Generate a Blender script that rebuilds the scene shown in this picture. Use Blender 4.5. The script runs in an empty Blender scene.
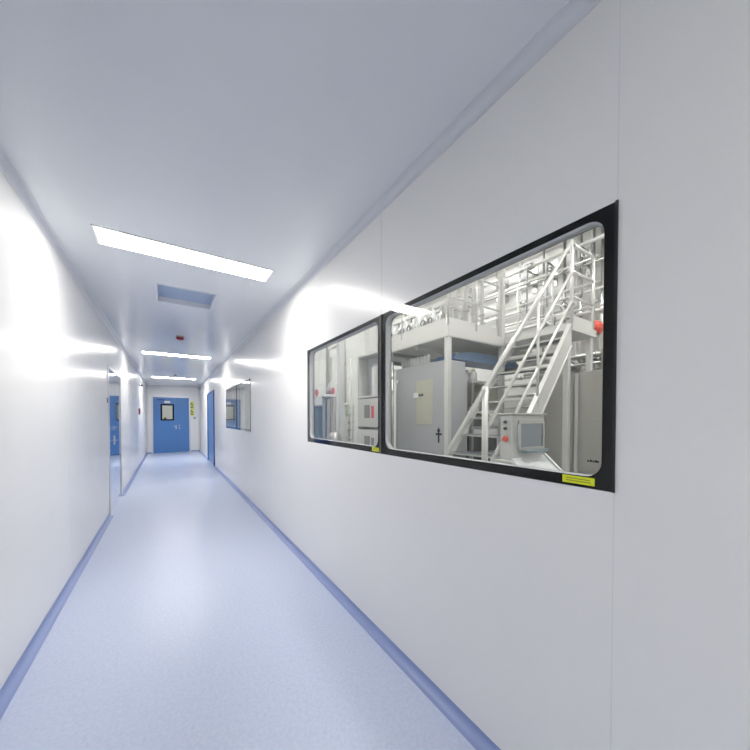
import bpy, bmesh, math, random
from mathutils import Vector, Matrix
random.seed(7)
C = bpy.context.scene.collection
PI = math.pi
scn = bpy.context.scene

# ------------------------------------------------------------------ dimensions (metres)
XR, XL = 1.12, -0.71            # corridor wall faces
YE, YB = 15.3, -3.2             # corridor end / rear
H = 2.725                       # corridor ceiling
WT = 0.05                       # panel wall thickness
PX, PYE, PYB, PH = 6.3, 9.5, -1.2, 5.0   # plant room back wall, end, rear, ceiling

# ------------------------------------------------------------------ materials
MATS = {}
def nt(name):
    m = bpy.data.materials.new(name); m.use_nodes = True
    n = m.node_tree.nodes; l = m.node_tree.links; n.clear()
    return m, n, l, n.new('ShaderNodeOutputMaterial')
def mat(name, col, rough=0.5, metal=0.0, var=0.0, vscale=8.0, bump=0.0, bscale=30.0, spec=0.5, coat=0.0, stretch=None, rvar=0.0):
    if name in MATS: return MATS[name]
    m, n, l, out = nt(name)
    p = n.new('ShaderNodeBsdfPrincipled')
    p.inputs['Base Color'].default_value = (*col, 1); p.inputs['Roughness'].default_value = rough
    p.inputs['Metallic'].default_value = metal; p.inputs['Specular IOR Level'].default_value = spec
    p.inputs['Coat Weight'].default_value = coat; p.inputs['Coat Roughness'].default_value = 0.08
    tc = n.new('ShaderNodeTexCoord')
    vec = tc.outputs['Object']
    if stretch:
        mp = n.new('ShaderNodeMapping'); mp.inputs['Scale'].default_value = stretch
        l.new(vec, mp.inputs['Vector']); vec = mp.outputs['Vector']
    ns = n.new('ShaderNodeTexNoise'); ns.inputs['Scale'].default_value = vscale; ns.inputs['Detail'].default_value = 3
    l.new(vec, ns.inputs['Vector'])
    mx = n.new('ShaderNodeMix'); mx.data_type = 'RGBA'
    v = max(var, 0.008)
    mx.inputs[6].default_value = (*[max(0, c*(1-v)) for c in col], 1)
    mx.inputs[7].default_value = (*[min(1, c*(1+v)) for c in col], 1)
    l.new(ns.outputs['Fac'], mx.inputs[0]); l.new(mx.outputs[2], p.inputs['Base Color'])
    if rvar:
        mr = n.new('ShaderNodeMapRange'); mr.inputs['To Min'].default_value = max(0.01, rough-rvar); mr.inputs['To Max'].default_value = rough+rvar
        l.new(ns.outputs['Fac'], mr.inputs['Value']); l.new(mr.outputs['Result'], p.inputs['Roughness'])
    if bump:
        nb = n.new('ShaderNodeTexNoise'); nb.inputs['Scale'].default_value = bscale; nb.inputs['Detail'].default_value = 2
        l.new(vec, nb.inputs['Vector'])
        b = n.new('ShaderNodeBump'); b.inputs['Strength'].default_value = bump; b.inputs['Distance'].default_value = 0.01
        l.new(nb.outputs['Fac'], b.inputs['Height']); l.new(b.outputs['Normal'], p.inputs['Normal'])
    l.new(p.outputs[0], out.inputs[0]); MATS[name] = m; return m
def emit(name, col, s):
    m, n, l, out = nt(name)
    e = n.new('ShaderNodeEmission'); e.inputs[0].default_value = (*col, 1); e.inputs[1].default_value = s
    l.new(e.outputs[0], out.inputs[0]); return m
def glass(name, tint):
    # thin clear pane: straight transmission plus Schlick mirror reflection
    m, n, l, out = nt(name)
    g = n.new('ShaderNodeNewGeometry')
    d = n.new('ShaderNodeVectorMath'); d.operation = 'DOT_PRODUCT'
    l.new(g.outputs['Normal'], d.inputs[0]); l.new(g.outputs['Incoming'], d.inputs[1])
    a = n.new('ShaderNodeMath'); a.operation = 'ABSOLUTE'; l.new(d.outputs['Value'], a.inputs[0])
    s = n.new('ShaderNodeMath'); s.operation = 'SUBTRACT'; s.inputs[0].default_value = 1; l.new(a.outputs[0], s.inputs[1])
    p = n.new('ShaderNodeMath'); p.operation = 'POWER'; p.inputs[1].default_value = 5; l.new(s.outputs[0], p.inputs[0])
    q = n.new('ShaderNodeMath'); q.operation = 'MULTIPLY_ADD'; q.inputs[1].default_value = 0.9; q.inputs[2].default_value = 0.014
    l.new(p.outputs[0], q.inputs[0])
    t = n.new('ShaderNodeBsdfTransparent'); t.inputs[0].default_value = (*tint, 1)
    gl = n.new('ShaderNodeBsdfGlossy'); gl.inputs['Roughness'].default_value = 0.0; gl.inputs[0].default_value = (1, 1, 1, 1)
    mx = n.new('ShaderNodeMixShader'); l.new(q.outputs[0], mx.inputs[0]); l.new(t.outputs[0], mx.inputs[1]); l.new(gl.outputs[0], mx.inputs[2])
    l.new(mx.outputs[0], out.inputs[0]); return m

def wallmat(name, col, rough, stretch):
    return mat(name, col, rough, 0, 0.01, 3, 0.035, 1.6, 0.32, 0, stretch, 0.03)
M = dict(
    wall=wallmat('white_coated_panel', (.89, .89, .885), .25, (1, .5, 1)),
    ceil=wallmat('white_ceiling_panel', (.78, .81, .85), .15, (1, .5, 1)),
    seal=mat('grey_sealant', (.58, .59, .62), .5), sealw=mat('white_sealant', (.76, .76, .77), .4),
    cove=mat('aluminium_cove', (.70, .72, .77), .35, 0.0),
    skirt=mat('blue_skirting', (.28, .35, .61), .35),
    door=mat('blue_door_paint', (.085, .235, .56), .3, var=.03),
    doorf=mat('blue_door_edge', (.03, .085, .30), .35),
    lite=emit('lamp_diffuser', (1.0, .965, .915), 31.0),
    liteb=emit('brighter_lamp_diffuser', (1.0, .965, .915), 47.0),
    lite2=emit('added_plant_diffuser', (1.0, .985, .965), 24.0), lite3=emit('added_lobby_diffuser', (1.0, .96, .85), 9.0),
    black=mat('black_enamel', (.004, .004, .005), .4, spec=.1),
    rubber=mat('black_rubber', (.02, .02, .022), .6),
    alu=mat('anodised_aluminium', (.72, .73, .75), .3, .6),
    ss=mat('stainless_steel', (.56, .56, .54), .28, 1.0, .06, 12, .05, 60),
    ssb=mat('brushed_stainless_cladding', (.50, .485, .45), .34, .9, .08, 5, .05, 60, stretch=(1, 1, .1)),
    polish=mat('polished_steel', (.80, .83, .88), .05, 1.0),
    cream=mat('cream_pipe_lagging', (.74, .73, .71), .4, 0, .02),
    pwall=mat('plant_wall_panel', (.80, .795, .78), .4, 0, .02),
    pend=mat('plant_end_panel', (.76, .77, .74), .4, 0, .02),
    pfloor=mat('plant_resin_floor', (.36, .38, .40), .3, 0, .05),
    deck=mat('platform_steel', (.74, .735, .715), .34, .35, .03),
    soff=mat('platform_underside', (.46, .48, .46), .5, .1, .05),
    cab=mat('grey_cabinet_paint', (.50, .51, .54), .32, .1, .03),
    cabl=mat('light_grey_cabinet', (.68, .68, .67), .4, 0, .03),
    dark=mat('dark_grey_plastic', (.06, .065, .07), .45),
    mid=mat('mid_grey_plastic', (.22, .23, .25), .45),
    red=mat('red_plastic', (.32, .01, .025), .35),
    pink=mat('red_valve_paint', (.72, .10, .16), .4),
    orange=mat('orange_red_enamel', (.9, .12, .07), .4),
    yellow=mat('yellow_label', (.80, .85, .03), .5),
    yellow2=mat('warning_yellow', (.78, .80, .18), .5),
    olive=mat('dark_olive_print', (.09, .10, .01), .5),
    panel=mat('pale_yellow_surface', (.58, .57, .47), .35),
    blue=mat('blue_duct_cover', (.09, .18, .33), .4, 0, .1),
    green=mat('pale_green_plastic', (.60, .70, .50), .45),
    white=mat('white_plastic', (.85, .86, .87), .4),
    screen=mat('dark_screen', (.27, .30, .34), .12),
    teal=mat('blue_grey_steel', (.30, .38, .42), .35, .5),
    glass=glass('clear_glass', (.99, .995, .99)), liner=mat('satin_reveal_steel', (.62, .63, .66), .4, .6), tread=mat('dark_tread_grating', (.17, .19, .23), .4, .3, .1, 60, .3, 120),
    glassd=glass('door_glass', (.96, .98, .97)),
    hatch=mat('blue_grey_filter_mesh', (.42, .52, .72), .55, 0, .04, 40),
)
def vinyl():
    m, n, l, out = nt('speckled_blue_vinyl')
    p = n.new('ShaderNodeBsdfPrincipled'); p.inputs['Roughness'].default_value = .3; p.inputs['Specular IOR Level'].default_value = .45
    tc = n.new('ShaderNodeTexCoord')
    a = n.new('ShaderNodeTexNoise'); a.inputs['Scale'].default_value = 55; a.inputs['Detail'].default_value = 4; a.inputs['Roughness'].default_value = .7
    b = n.new('ShaderNodeTexVoronoi'); b.inputs['Scale'].default_value = 90
    l.new(tc.outputs['Object'], a.inputs['Vector']); l.new(tc.outputs['Object'], b.inputs['Vector'])
    r = n.new('ShaderNodeValToRGB'); r.color_ramp.elements[0].position = .36; r.color_ramp.elements[1].position = .64
    r.color_ramp.elements[0].color = (.52, .59, .79, 1); r.color_ramp.elements[1].color = (.63, .69, .85, 1)
    l.new(a.outputs['Fac'], r.inputs[0])
    mx = n.new('ShaderNodeMix'); mx.data_type = 'RGBA'; mx.inputs[0].default_value = .25
    l.new(r.outputs[0], mx.inputs[6])
    r2 = n.new('ShaderNodeValToRGB'); r2.color_ramp.elements[0].color = (.64, .70, .86, 1); r2.color_ramp.elements[1].color = (.52, .59, .80, 1)
    l.new(b.outputs['Distance'], r2.inputs[0]); l.new(r2.outputs[0], mx.inputs[7]); l.new(mx.outputs[2], p.inputs['Base Color'])
    l.new(p.outputs[0], out.inputs[0]); return m
M['vinyl'] = vinyl()

# ------------------------------------------------------------------ mesh building
class MB:
    def __init__(s): s.bm = bmesh.new()
    def box(s, x0, x1, y0, y1, z0, z1, bev=0.0):
        r = bmesh.ops.create_cube(s.bm, size=1.0)['verts']
        for v in r:
            v.co = Vector(((x0+x1)/2+v.co.x*(x1-x0), (y0+y1)/2+v.co.y*(y1-y0), (z0+z1)/2+v.co.z*(z1-z0)))
        if bev:
            es = list({e for v in r for e in v.link_edges})
            bmesh.ops.bevel(s.bm, geom=es, offset=bev, segments=2, affect='EDGES', profile=.6)
        return s
    def tube(s, pts, r, n=12, caps=True):
        pts = [Vector(p) for p in pts]; rings = []
        if not isinstance(r, (list, tuple)): r = [r]*len(pts)
        up0 = None
        for i, p in enumerate(pts):
            a = pts[max(0, i-1)]; b = pts[min(len(pts)-1, i+1)]
            d0 = (p-a).normalized() if i else (b-p).normalized()
            d1 = (b-p).normalized() if i < len(pts)-1 else d0
            t = (d0+d1).normalized()
            if up0 is None: up0 = Vector((0, 0, 1)) if abs(t.z) < .9 else Vector((1, 0, 0))
            u = up0.cross(t)
            if u.length < 1e-4: u = Vector((0, 1, 0)).cross(t)
            u.normalize(); w = t.cross(u); up0 = w if w.length else up0
            k = 1/max(.5, t.dot(d1))**.5
            rings.append([s.bm.verts.new(p+(u*math.cos(2*PI*j/n)+w*math.sin(2*PI*j/n))*r[i]*k) for j in range(n)])
        for A, B in zip(rings, rings[1:]):
            for j in range(n): s.bm.faces.new((A[j], A[(j+1) % n], B[(j+1) % n], B[j])).smooth = True
        if caps: s.bm.faces.new(rings[0][::-1]); s.bm.faces.new(rings[-1])
        return s
    def lathe(s, c, prof, n=24, axis='z'):
        c = Vector(c); rings = []
        for r, h in prof:
            ring = []
            for j in range(n):
                a = 2*PI*j/n; u, w = r*math.cos(a), r*math.sin(a)
                v = {'z': Vector((u, w, h)), 'x': Vector((h, u, w)), 'y': Vector((w, h, u))}[axis]
                ring.append(s.bm.verts.new(c+v))
            rings.append(ring)
        for A, B in zip(rings, rings[1:]):
            for j in range(n): s.bm.faces.new((A[j], A[(j+1) % n], B[(j+1) % n], B[j])).smooth = True
        s.bm.faces.new(rings[0][::-1]); s.bm.faces.new(rings[-1]); return s
    def torus(s, c, R, r, axis='x', n=24, m=8):
        rings = []
        for i in range(n):
            a = 2*PI*i/n; ring = []
            for j in range(m):
                b = 2*PI*j/m; q = R+r*math.cos(b); u, w, h = q*math.cos(a), q*math.sin(a), r*math.sin(b)
                v = {'z': Vector((u, w, h)), 'x': Vector((h, u, w)), 'y': Vector((w, h, u))}[axis]
                ring.append(s.bm.verts.new(Vector(c)+v))
            rings.append(ring)
        for i in range(n):
            A, B = rings[i], rings[(i+1) % n]
            for j in range(m): s.bm.faces.new((A[j], A[(j+1) % m], B[(j+1) % m], B[j])).smooth = True
        return s
    def bar(s, a, b, w, h):          # rectangular bar between two points, w sideways, h vertical
        a, b = Vector(a), Vector(b); t = (b-a).normalized()
        u = Vector((0, 0, 1)).cross(t)
        if u.length < 1e-4: u = Vector((0, 1, 0))
        u.normalize(); v = t.cross(u).normalized()
        q = [[s.bm.verts.new(p+u*su*w/2+v*sv*h/2) for su, sv in ((-1, -1), (1, -1), (1, 1), (-1, 1))] for p in (a, b)]
        s.bm.faces.new(q[0][::-1]); s.bm.faces.new(q[1])
        for j in range(4): s.bm.faces.new((q[0][j], q[0][(j+1) % 4], q[1][(j+1) % 4], q[1][j]))
        return s
    def prism(s, poly, axis, a0, a1):   # polygon extruded along axis; poly in the other two axes (in xyz order)
        def mk(p, a):
            return {'x': (a, p[0], p[1]), 'y': (p[0], a, p[1]), 'z': (p[0], p[1], a)}[axis]
        A = [s.bm.verts.new(mk(p, a0)) for p in poly]; B = [s.bm.verts.new(mk(p, a1)) for p in poly]
        s.bm.faces.new(A[::-1]); s.bm.faces.new(B); n = len(poly)
        for j in range(n): s.bm.faces.new((A[j], A[(j+1) % n], B[(j+1) % n], B[j]))
        return s
    def build(s, name, material, parent=None, loc=None):
        bmesh.ops.recalc_face_normals(s.bm, faces=s.bm.faces[:])
        me = bpy.data.meshes.new(name); s.bm.to_mesh(me); s.bm.free()
        me.materials.append(material)
        o = bpy.data.objects.new(name, me); C.objects.link(o)
        if parent: o.parent = parent; 
        if parent and parent.type == 'EMPTY':
            me.transform(Matrix.Translation(-parent.location))
        elif parent and parent.parent and parent.parent.type == 'EMPTY':
            me.transform(Matrix.Translation(-parent.parent.location))
        if loc: o.location = loc
        return o
def tag(o, label, cat, group=None, kind=None):
    o['label'] = label; o['category'] = cat
    if group: o['group'] = group
    if kind: o['kind'] = kind
    return o
def thing(name, label, cat, loc=(0, 0, 0), group=None, kind=None):
    o = bpy.data.objects.new(name, None); C.objects.link(o); o.location = loc; o.empty_display_size = .1
    return tag(o, label, cat, group, kind)
def copy_tree(o, parent=None):
    c = o.copy(); C.objects.link(c); c.parent = parent
    for ch in list(o.children): copy_tree(ch, c)
    return c

def rrect(y0, y1, z0, z1, r, k=6):
    out = []
    for cy, cz, a0 in ((y1-r, z1-r, 0), (y0+r, z1-r, PI/2), (y0+r, z0+r, PI), (y1-r, z0+r, 1.5*PI)):
        out.append([(cy+r*math.cos(a0+i*PI/2/k), cz+r*math.sin(a0+i*PI/2/k)) for i in range(k+1)])
    return out
def ring(mb, out, inn, r, x0, x1):   # plate lying in the yz plane with a rounded hole
    y0, y1, z0, z1 = out
    cor = [(y1, z1), (y0, z1), (y0, z0), (y1, z0)]; ar = rrect(*inn, r)
    for x in (x0, x1):
        cv = [mb.bm.verts.new((x, *c)) for c in cor]; av = [[mb.bm.verts.new((x, *p)) for p in a] for a in ar]
        for i in range(4):
            for a, b in zip(av[i], av[i][1:]): mb.bm.faces.new((cv[i], a, b))
            j = (i+1) % 4; mb.bm.faces.new((cv[i], av[i][-1], av[j][0], cv[j]))
        if x == x0: c0, a0 = cv, av
    fl0 = [v for a in a0 for v in a]; fl1 = [v for a in av for v in a]; n = len(fl0)
    for i in range(n):
        mb.bm.faces.new((fl0[i], fl0[(i+1) % n], fl1[(i+1) % n], fl1[i])).smooth = True
    for i in range(4): mb.bm.faces.new((c0[i], c0[(i+1) % 4], cv[(i+1) % 4], cv[i]))
    return mb
def ringwall(mb, inn, r, t, x0, x1):  # thin rounded liner tube
    a = [p for q in rrect(*inn, r) for p in q]
    b = [p for q in rrect(inn[0]-t, inn[1]+t, inn[2]-t, inn[3]+t, r+t) for p in q]; n = len(a)
    V = [[mb.bm.verts.new((x, *p)) for p in L] for x, L in ((x0, a), (x1, a), (x1, b), (x0, b))]
    for k in range(4):
        A, B = V[k], V[(k+1) % 4]
        for i in range(n): mb.bm.faces.new((A[i], A[(i+1) % n], B[(i+1) % n], B[i])).smooth = (k % 2 == 0)
    return mb

# ------------------------------------------------------------------ corridor shell
WIN = [(.398, 1.637), (1.649, 2.89), (5.42, 6.66), (6.672, 7.96)]
WZ0, WZ1 = 1.175, 2.045
def swall(name, boxes, m, label, cat='wall'):
    mb = MB()
    for b in boxes: mb.box(*b)
    return tag(mb.build(name, m), label, cat, kind='structure')
DR = (10.25, 11.85, 2.17)          # blue door on the right wall
DL = (5.88, 7.2, 2.11)             # polished door on the left wall
# right wall (with openings), continues up as the plant-room wall
def seg(y0, y1, z0, z1): return (XR, XR+WT, y0, y1, z0, z1)
wb = [seg(YB, WIN[0][0], 0, H), seg(WIN[1][1], WIN[2][0], 0, H), seg(WIN[3][1], DR[0], 0, H), seg(DR[0], DR[1], DR[2], H), seg(DR[1], YE, 0, H)]
for a, b in ((WIN[0][0], WIN[1][1]), (WIN[2][0], WIN[3][1])):
    wb += [seg(a, b, 0, WZ0), seg(a, b, WZ1, H)]
wr = swall('wall_right', wb, M['wall'], 'glossy white panel wall on the right with the black framed windows')
mb = MB()
mb.box(XR-.0006, XR+.01, 1.6418, 1.6442, WZ1, H-.03).build('sealant_joint', M['seal'], wr)
for y in [-.85, .398, 4.13, 9.2, 12.9]: MB().box(XR-.0004, XR+.01, y-.001, y+.001, .04, H-.03).build('panel_joint', M['sealw'], wr)
wl = swall('wall_left', [(XL-WT, XL, YB, DL[0], 0, H), (XL-WT, XL, DL[0], DL[1], DL[2], H), (XL-WT, XL, DL[1], YE, 0, H)], M['wall'], 'glossy white panel wall on the left of the corridor')
for y in [-1.3, 1.2, 3.7, 8.4, 10.9, 13.4]: MB().box(XL-.01, XL+.0004, y-.001, y+.001, .04, H-.03).build('panel_joint', M['sealw'], wl)
ED = (-.50, .735, 2.235)             # end door x0,x1,top
swall('wall_end', [(XL-WT, ED[0], YE, YE+WT, 0, H), (ED[1], XR+WT, YE, YE+WT, 0, H), (ED[0], ED[1], YE, YE+WT, ED[2], H),
                   (XL-WT, XR+WT, YE+2.4, YE+2.45, 0, H), (XL-WT, XL-WT+.04, YE+WT, YE+2.4, 0, H), (XR+WT-.04, XR+WT, YE+WT, YE+2.4, 0, H)], M['wall'], 'white end wall around the blue double door')
swall('wall_rear', [(XL-WT, XR+WT, YB-WT, YB, 0, H)], M['wall'], 'white wall closing the corridor behind')
# floor + ceiling
swall('floor', [(XL-WT, XR+WT, YB-WT, YE+2.45, -.05, 0)], M['vinyl'], 'pale speckled blue vinyl corridor floor', 'floor')
LY = [-1.92, 3.035, 7.9, 12.45]
LX0, LX1, LHW = -.425, .80, .135
HX0, HX1, HY0, HY1 = -.08, .44, 3.82, 4.35
cb = []
edges = [YB-WT]
holes = sorted([(y-LHW, y+LHW, LX0, LX1) for y in LY]+[(HY0-.016, HY1+.016, HX0-.016, HX1+.016)])
y = YB-WT
for a, b, x0, x1 in holes:
    cb += [(XL-WT, XR+WT, y, a, H, H+.06), (XL-WT, x0, a, b, H, H+.06), (x1, XR+WT, a, b, H, H+.06)]; y = b
cb.append((XL-WT, XR+WT, y, YE+2.45, H, H+.06))
swall('ceiling', cb, M['ceil'], 'glossy pale grey panel ceiling of the corridor', 'ceiling')
# coves
def cove(name, x, z, sx, sz, m, y0, y1, r, label, axis='y'):
    pts = [(0, 0), (r+.012, 0), (r+.012, .002)] + [(r-r*math.sin(i*PI/2/8)+.002, r-r*math.cos(i*PI/2/8)+.002) for i in range(9)] + [(.002, r+.012), (0, r+.012)]
    poly = [(x+sx*p, z+sz*q) for p, q in pts]
    mb = MB().prism(poly, axis, y0, y1)
    return tag(mb.build(name, m), label, 'trim', kind='structure')
cove('trim_1', XR, H, -1, -1, M['cove'], YB, YE, .034, 'aluminium cove where right wall meets ceiling')
cove('trim_2', XL, H, 1, -1, M['cove'], YB, YE, .034, 'aluminium cove where left wall meets ceiling')
cove('baseboard_right', XR, 0, -1, 1, M['skirt'], YB, DR[0]-.05, .036, 'blue coved skirting along the right wall')
cove('baseboard_right_far', XR, 0, -1, 1, M['skirt'], DR[1]+.05, YE, .036, 'blue coved skirting beyond the right door')
cove('baseboard_left', XL, 0, 1, 1, M['skirt'], YB, DL[0]-.04, .036, 'blue coved skirting along the near left wall')
cove('baseboard_left_far', XL, 0, 1, 1, M['skirt'], DL[1]+.04, YE, .036, 'blue coved skirting along the far left wall')
cove('trim_3', YE, H, -1, -1, M['cove'], XL, XR, .034, 'aluminium cove above the end wall', 'x')
cove('baseboard_end_left', YE, 0, -1, 1, M['skirt'], XL, ED[0]-.06, .036, 'blue coved skirting left of the end door', 'x')
cove('baseboard_end_right', YE, 0, -1, 1, M['skirt'], ED[1]+.06, XR, .036, 'blue coved skirting right of the end door', 'x')
mb = MB().box(XL, XL+.06, YE-.06, YE, .05, H-.05, .01)
tag(mb.build('trim_4', M['cove']), 'vertical corner trim left of the end wall', 'trim', kind='structure')
mb = MB().box(XR-.05, XR, YE-.05, YE, .05, H-.05, .01)
tag(mb.build('trim_5', M['cove']), 'vertical corner trim right of the end wall', 'trim', kind='structure')

# ------------------------------------------------------------------ windows
wl_ = ['large black framed window nearest, stairs seen behind', 'black framed window left of the nearest one, electrical boxes behind',
       'nearer pane of the small far window pair on right wall', 'farther pane of the small far window pair on right wall']
for i, (a, b) in enumerate(WIN):
    t = thing('window_%d' % (i+1), wl_[i], 'window', (XR, (a+b)/2, WZ0), kind='structure')
    o = (a, b, WZ0, WZ1); bw = .034; inn = (a+bw, b-bw, WZ0+.037, WZ1-.024); r = .05
    MB().box(XR-.004, XR, a, b, WZ0, WZ1).build('glass_pane', M['glass'], t)
    ring(MB(), o, inn, r, XR+.0005, XR+.004).build('window_frame', M['black'], t)
    ringwall(MB(), inn, r, .004, XR+.0045, XR+WT-.005).build('reveal_liner', M['liner'], t)
    ring(MB(), o, inn, r, XR+WT-.0045, XR+WT-.001).build('inner_frame', M['black'], t)
    MB().box(XR+WT, XR+WT+.004, a, b, WZ0, WZ1).build('glass_pane', M['glass'], t)
    g = MB()
    for yy in (a+.001, b-.001): g.box(XR-.006, XR-.0005, yy-.0035, yy+.0035, WZ0, WZ1)
    if i in (0, 1): g.build('mullion_strip', M['mid'] if i == 1 else M['rubber'], t)
    else: g.build('mullion_strip', M['rubber'], t)
def ylabel(y0, y1, z0, z1, lab):
    t = thing('caution_label', lab, 'label', (XR-.005, (y0+y1)/2, z0))
    MB().box(XR-.0055, XR-.0045, y0, y1, z0, z1).build('backing', M['yellow'], t)
    w = y1-y0; h = z1-z0; m = MB()
    random.seed(3)
    for row, (f0, f1) in enumerate(((.30, .40), (.60, .70))):   # illegible rows of fine print
        yy = y1-.12*w
        while yy > y0+.15*w:
            l = random.uniform(.02, .05)*w; m.box(XR-.0062, XR-.0055, yy-l, yy, z0+h*f0, z0+h*f1); yy -= l+.018*w
    m.build('print', M['olive'], t)
ylabel(.448, .545, WZ0+.010, WZ0+.035, 'yellow label on lower right corner of nearest window frame')
ylabel(1.665, 1.745, WZ0+.010, WZ0+.035, 'yellow label on bottom frame of second window, beside the mullion')
m = MB()
for k, yy in enumerate((.492, .484, .476, .469, .4635)): m.box(XR+WT+.0045, XR+WT+.006, yy-.0028, yy+.0028, WZ0+.078, WZ0+.084+.002*(k % 2))
tag(m.build('glass_marking', M['black']), 'tiny black marking low on the glass of the nearest window', 'marking')

# ------------------------------------------------------------------ ceiling lights / hatch / detectors
lt = None
LL = ['long bright ceiling light panel nearest, above the foreground', 'second bright ceiling light panel, beyond the red alarm', 'farthest bright ceiling light panel, just before the blue end door']
for i, yy in enumerate((3.035, 7.9, 12.45, -1.92)):
    if i == 0:
        lt = thing('ceiling_light', LL[0], 'ceiling light', ((LX0+LX1)/2, yy, H), 'ceiling light panels')
        MB().box(LX0+.008, LX1-.008, yy-LHW+.008, yy+LHW-.008, H-.004, H+.01).build('diffuser', M['lite'], lt)
        f = MB(); a, b, c, d = LX0-.006, LX1+.006, yy-LHW-.006, yy+LHW+.006
        f.box(a, b, c, c+.014, H-.006, H+.02).box(a, b, d-.014, d, H-.006, H+.02).box(a, a+.014, c+.014, d-.014, H-.006, H+.02).box(b-.014, b, c+.014, d-.014, H-.006, H+.02)
        f.build('frame', M['white'], lt)
    else:
        c = copy_tree(lt); c.location.y = yy
        if i == 2:
            for ch in c.children:
                if ch.name.startswith('diffuser'): ch.data = ch.data.copy(); ch.data.materials[0] = M['liteb']
        c['label'] = LL[i] if i < 3 else 'bright ceiling light panel behind the viewpoint'
t = thing('ceiling_hatch', 'square recessed grey blue vent opening in ceiling behind nearest light', 'vent', ((HX0+HX1)/2, (HY0+HY1)/2, H))
f = MB(); e = .016; hz = H+.06
f.box(HX0-e, HX1+e, HY0-e, HY0, H-.004, hz).box(HX0-e, HX1+e, HY1, HY1+e, H-.004, hz).box(HX0-e, HX0, HY0, HY1, H-.004, hz).box(HX1, HX1+e, HY0, HY1, H-.004, hz)
f.build('frame', M['cove'], t)
g = MB().box(HX0, HX1, HY0, HY1, hz-.008, hz)
for k in range(1, 12):
    yy = HY0+k*(HY1-HY0)/12; g.box(HX0, HX1, yy-.002, yy+.002, hz-.011, hz-.008)
g.build('filter_panel', M['hatch'], t)
t = thing('fire_alarm', 'small dark red alarm sounder on ceiling past the vent', 'alarm', (.175, 6.05, H))
MB().lathe((.175, 6.05, H), [(.052, 0), (.055, -.012), (.052, -.02)]).build('base', M['white'], t)
MB().lathe((.175, 6.05, H-.02), [(.055, 0), (.058, -.015), (.045, -.035), (.02, -.045)]).build('sounder', M['red'], t)
t = thing('smoke_detector', 'small grey smoke detector on ceiling before the farthest light', 'smoke detector', (.19, 11.3, H))
MB().lathe((.19, 11.3, H), [(.06, 0), (.062, -.015), (.055, -.02)]).build('base', M['white'], t)
MB().lathe((.19, 11.3, H-.02), [(.045, 0), (.042, -.02), (.03, -.032), (.012, -.034)]).build('sensor', M['dark'], t)

# ------------------------------------------------------------------ doors
t = thing('door_1', 'blue double door with a small window at the corridor end', 'door', (.1, YE, 0), kind='structure')
x0, x1, zt = ED; sx = .335
f = MB(); fw = .045
f.box(x0-fw, x0, YE-.02, YE+WT+.01, 0, zt+fw, .003).box(x1, x1+fw, YE-.02, YE+WT+.01, 0, zt+fw, .003).box(x0, x1, YE-.02, YE+WT+.01, zt, zt+fw, .003)
f.build('door_frame', M['alu'], t)
W0, W1, Z0, Z1 = -.24, .195, 1.31, 1.95
L = MB(); ly0, ly1 = YE-.006, YE+.04
L.box(x0+.004, W0, ly0, ly1, .006, zt-.004).box(W1, sx-.003, ly0, ly1, .006, zt-.004).box(W0, W1, ly0, ly1, .006, Z0).box(W0, W1, ly0, ly1, Z1, zt-.004)
leaf = L.build('door_leaf', M['door'], t)
MB().box(sx-.03, sx+.03, ly1-.004, ly1+.006, .006, zt-.004).build('gap_light_seal', M['doorf'], leaf)  # added behind the leaf gap to block light from the lobby
MB().box(sx+.003, x1-.004, ly0, ly1, .006, zt-.004, .002).build('door_leaf', M['door'], t)
w = MB(); bw = .045
w.box(W0-.01, W0+bw, ly0-.012, ly1+.005, Z0-.01, Z1+.01, .008).box(W1-bw, W1+.01, ly0-.012, ly1+.005, Z0-.01, Z1+.01, .008)
w.box(W0+bw, W1-bw, ly0-.012, ly1+.005, Z0-.01, Z0+bw, .008).box(W0+bw, W1-bw, ly0-.012, ly1+.005, Z1-bw, Z1+.01, .008)
w.build('vision_frame', M['black'], leaf)
MB().box(W0+bw, W1-bw, YE+.01, YE+.016, Z0+bw, Z1-bw).build('vision_glass', M['glassd'], leaf)
MB().box(-.12, .08, ly0-.004, ly0, 2.0, 2.09).build('name_plate', M['white'], leaf)
h = MB()
for hx in (.27,):
    h.box(hx-.015, hx+.015, ly0-.006, ly0, .95, 1.10, .003).tube([(hx, ly0, 1.06), (hx, ly0-.05, 1.06), (hx-.09, ly0-.05, 1.06)], .008, 8)
h.build('door_handle', M['alu'], leaf)
h = MB().box(.37, .40, ly0-.006, ly0, .95, 1.03).box(.37, .40, ly0-.006, ly0, 1.07, 1.12)
h.build('flush_bolt', M['ss'], t)
h = MB().box(x0+.15, x0+.4, ly0-.04, ly0, 2.10, 2.15, .004).build('door_closer', M['doorf'], t)
t = thing('added_lobby_light', 'unseen square light added to brighten the lobby beyond the end door', 'ceiling light', (.2, YE+1.2, H))  # unseen lamp added to brighten the view through the vision panel
MB().box(-.1, .5, YE+.9, YE+1.5, H-.012, H-.004).build('diffuser', M['lite3'], t)
MB().box(-.12, .52, YE+.88, YE+1.52, H-.004, H).build('housing', M['white'], t)
# objects in the lobby seen through the vision panel
t = thing('yellow_cylinder', 'yellow and dark item seen through the end door window', 'bottle', (-.06, YE+1.9, 0))
MB().lathe((-.06, YE+1.9, 0), [(.16, 0), (.16, 1.0), (.1, 1.05), (.08, 1.12)]).build('body', M['panel'], t)
MB().lathe((-.11, YE+1.75, 1.10), [(.06, 0), (.06, .28), (.03, .33)]).build('cap', M['dark'], t)

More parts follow.
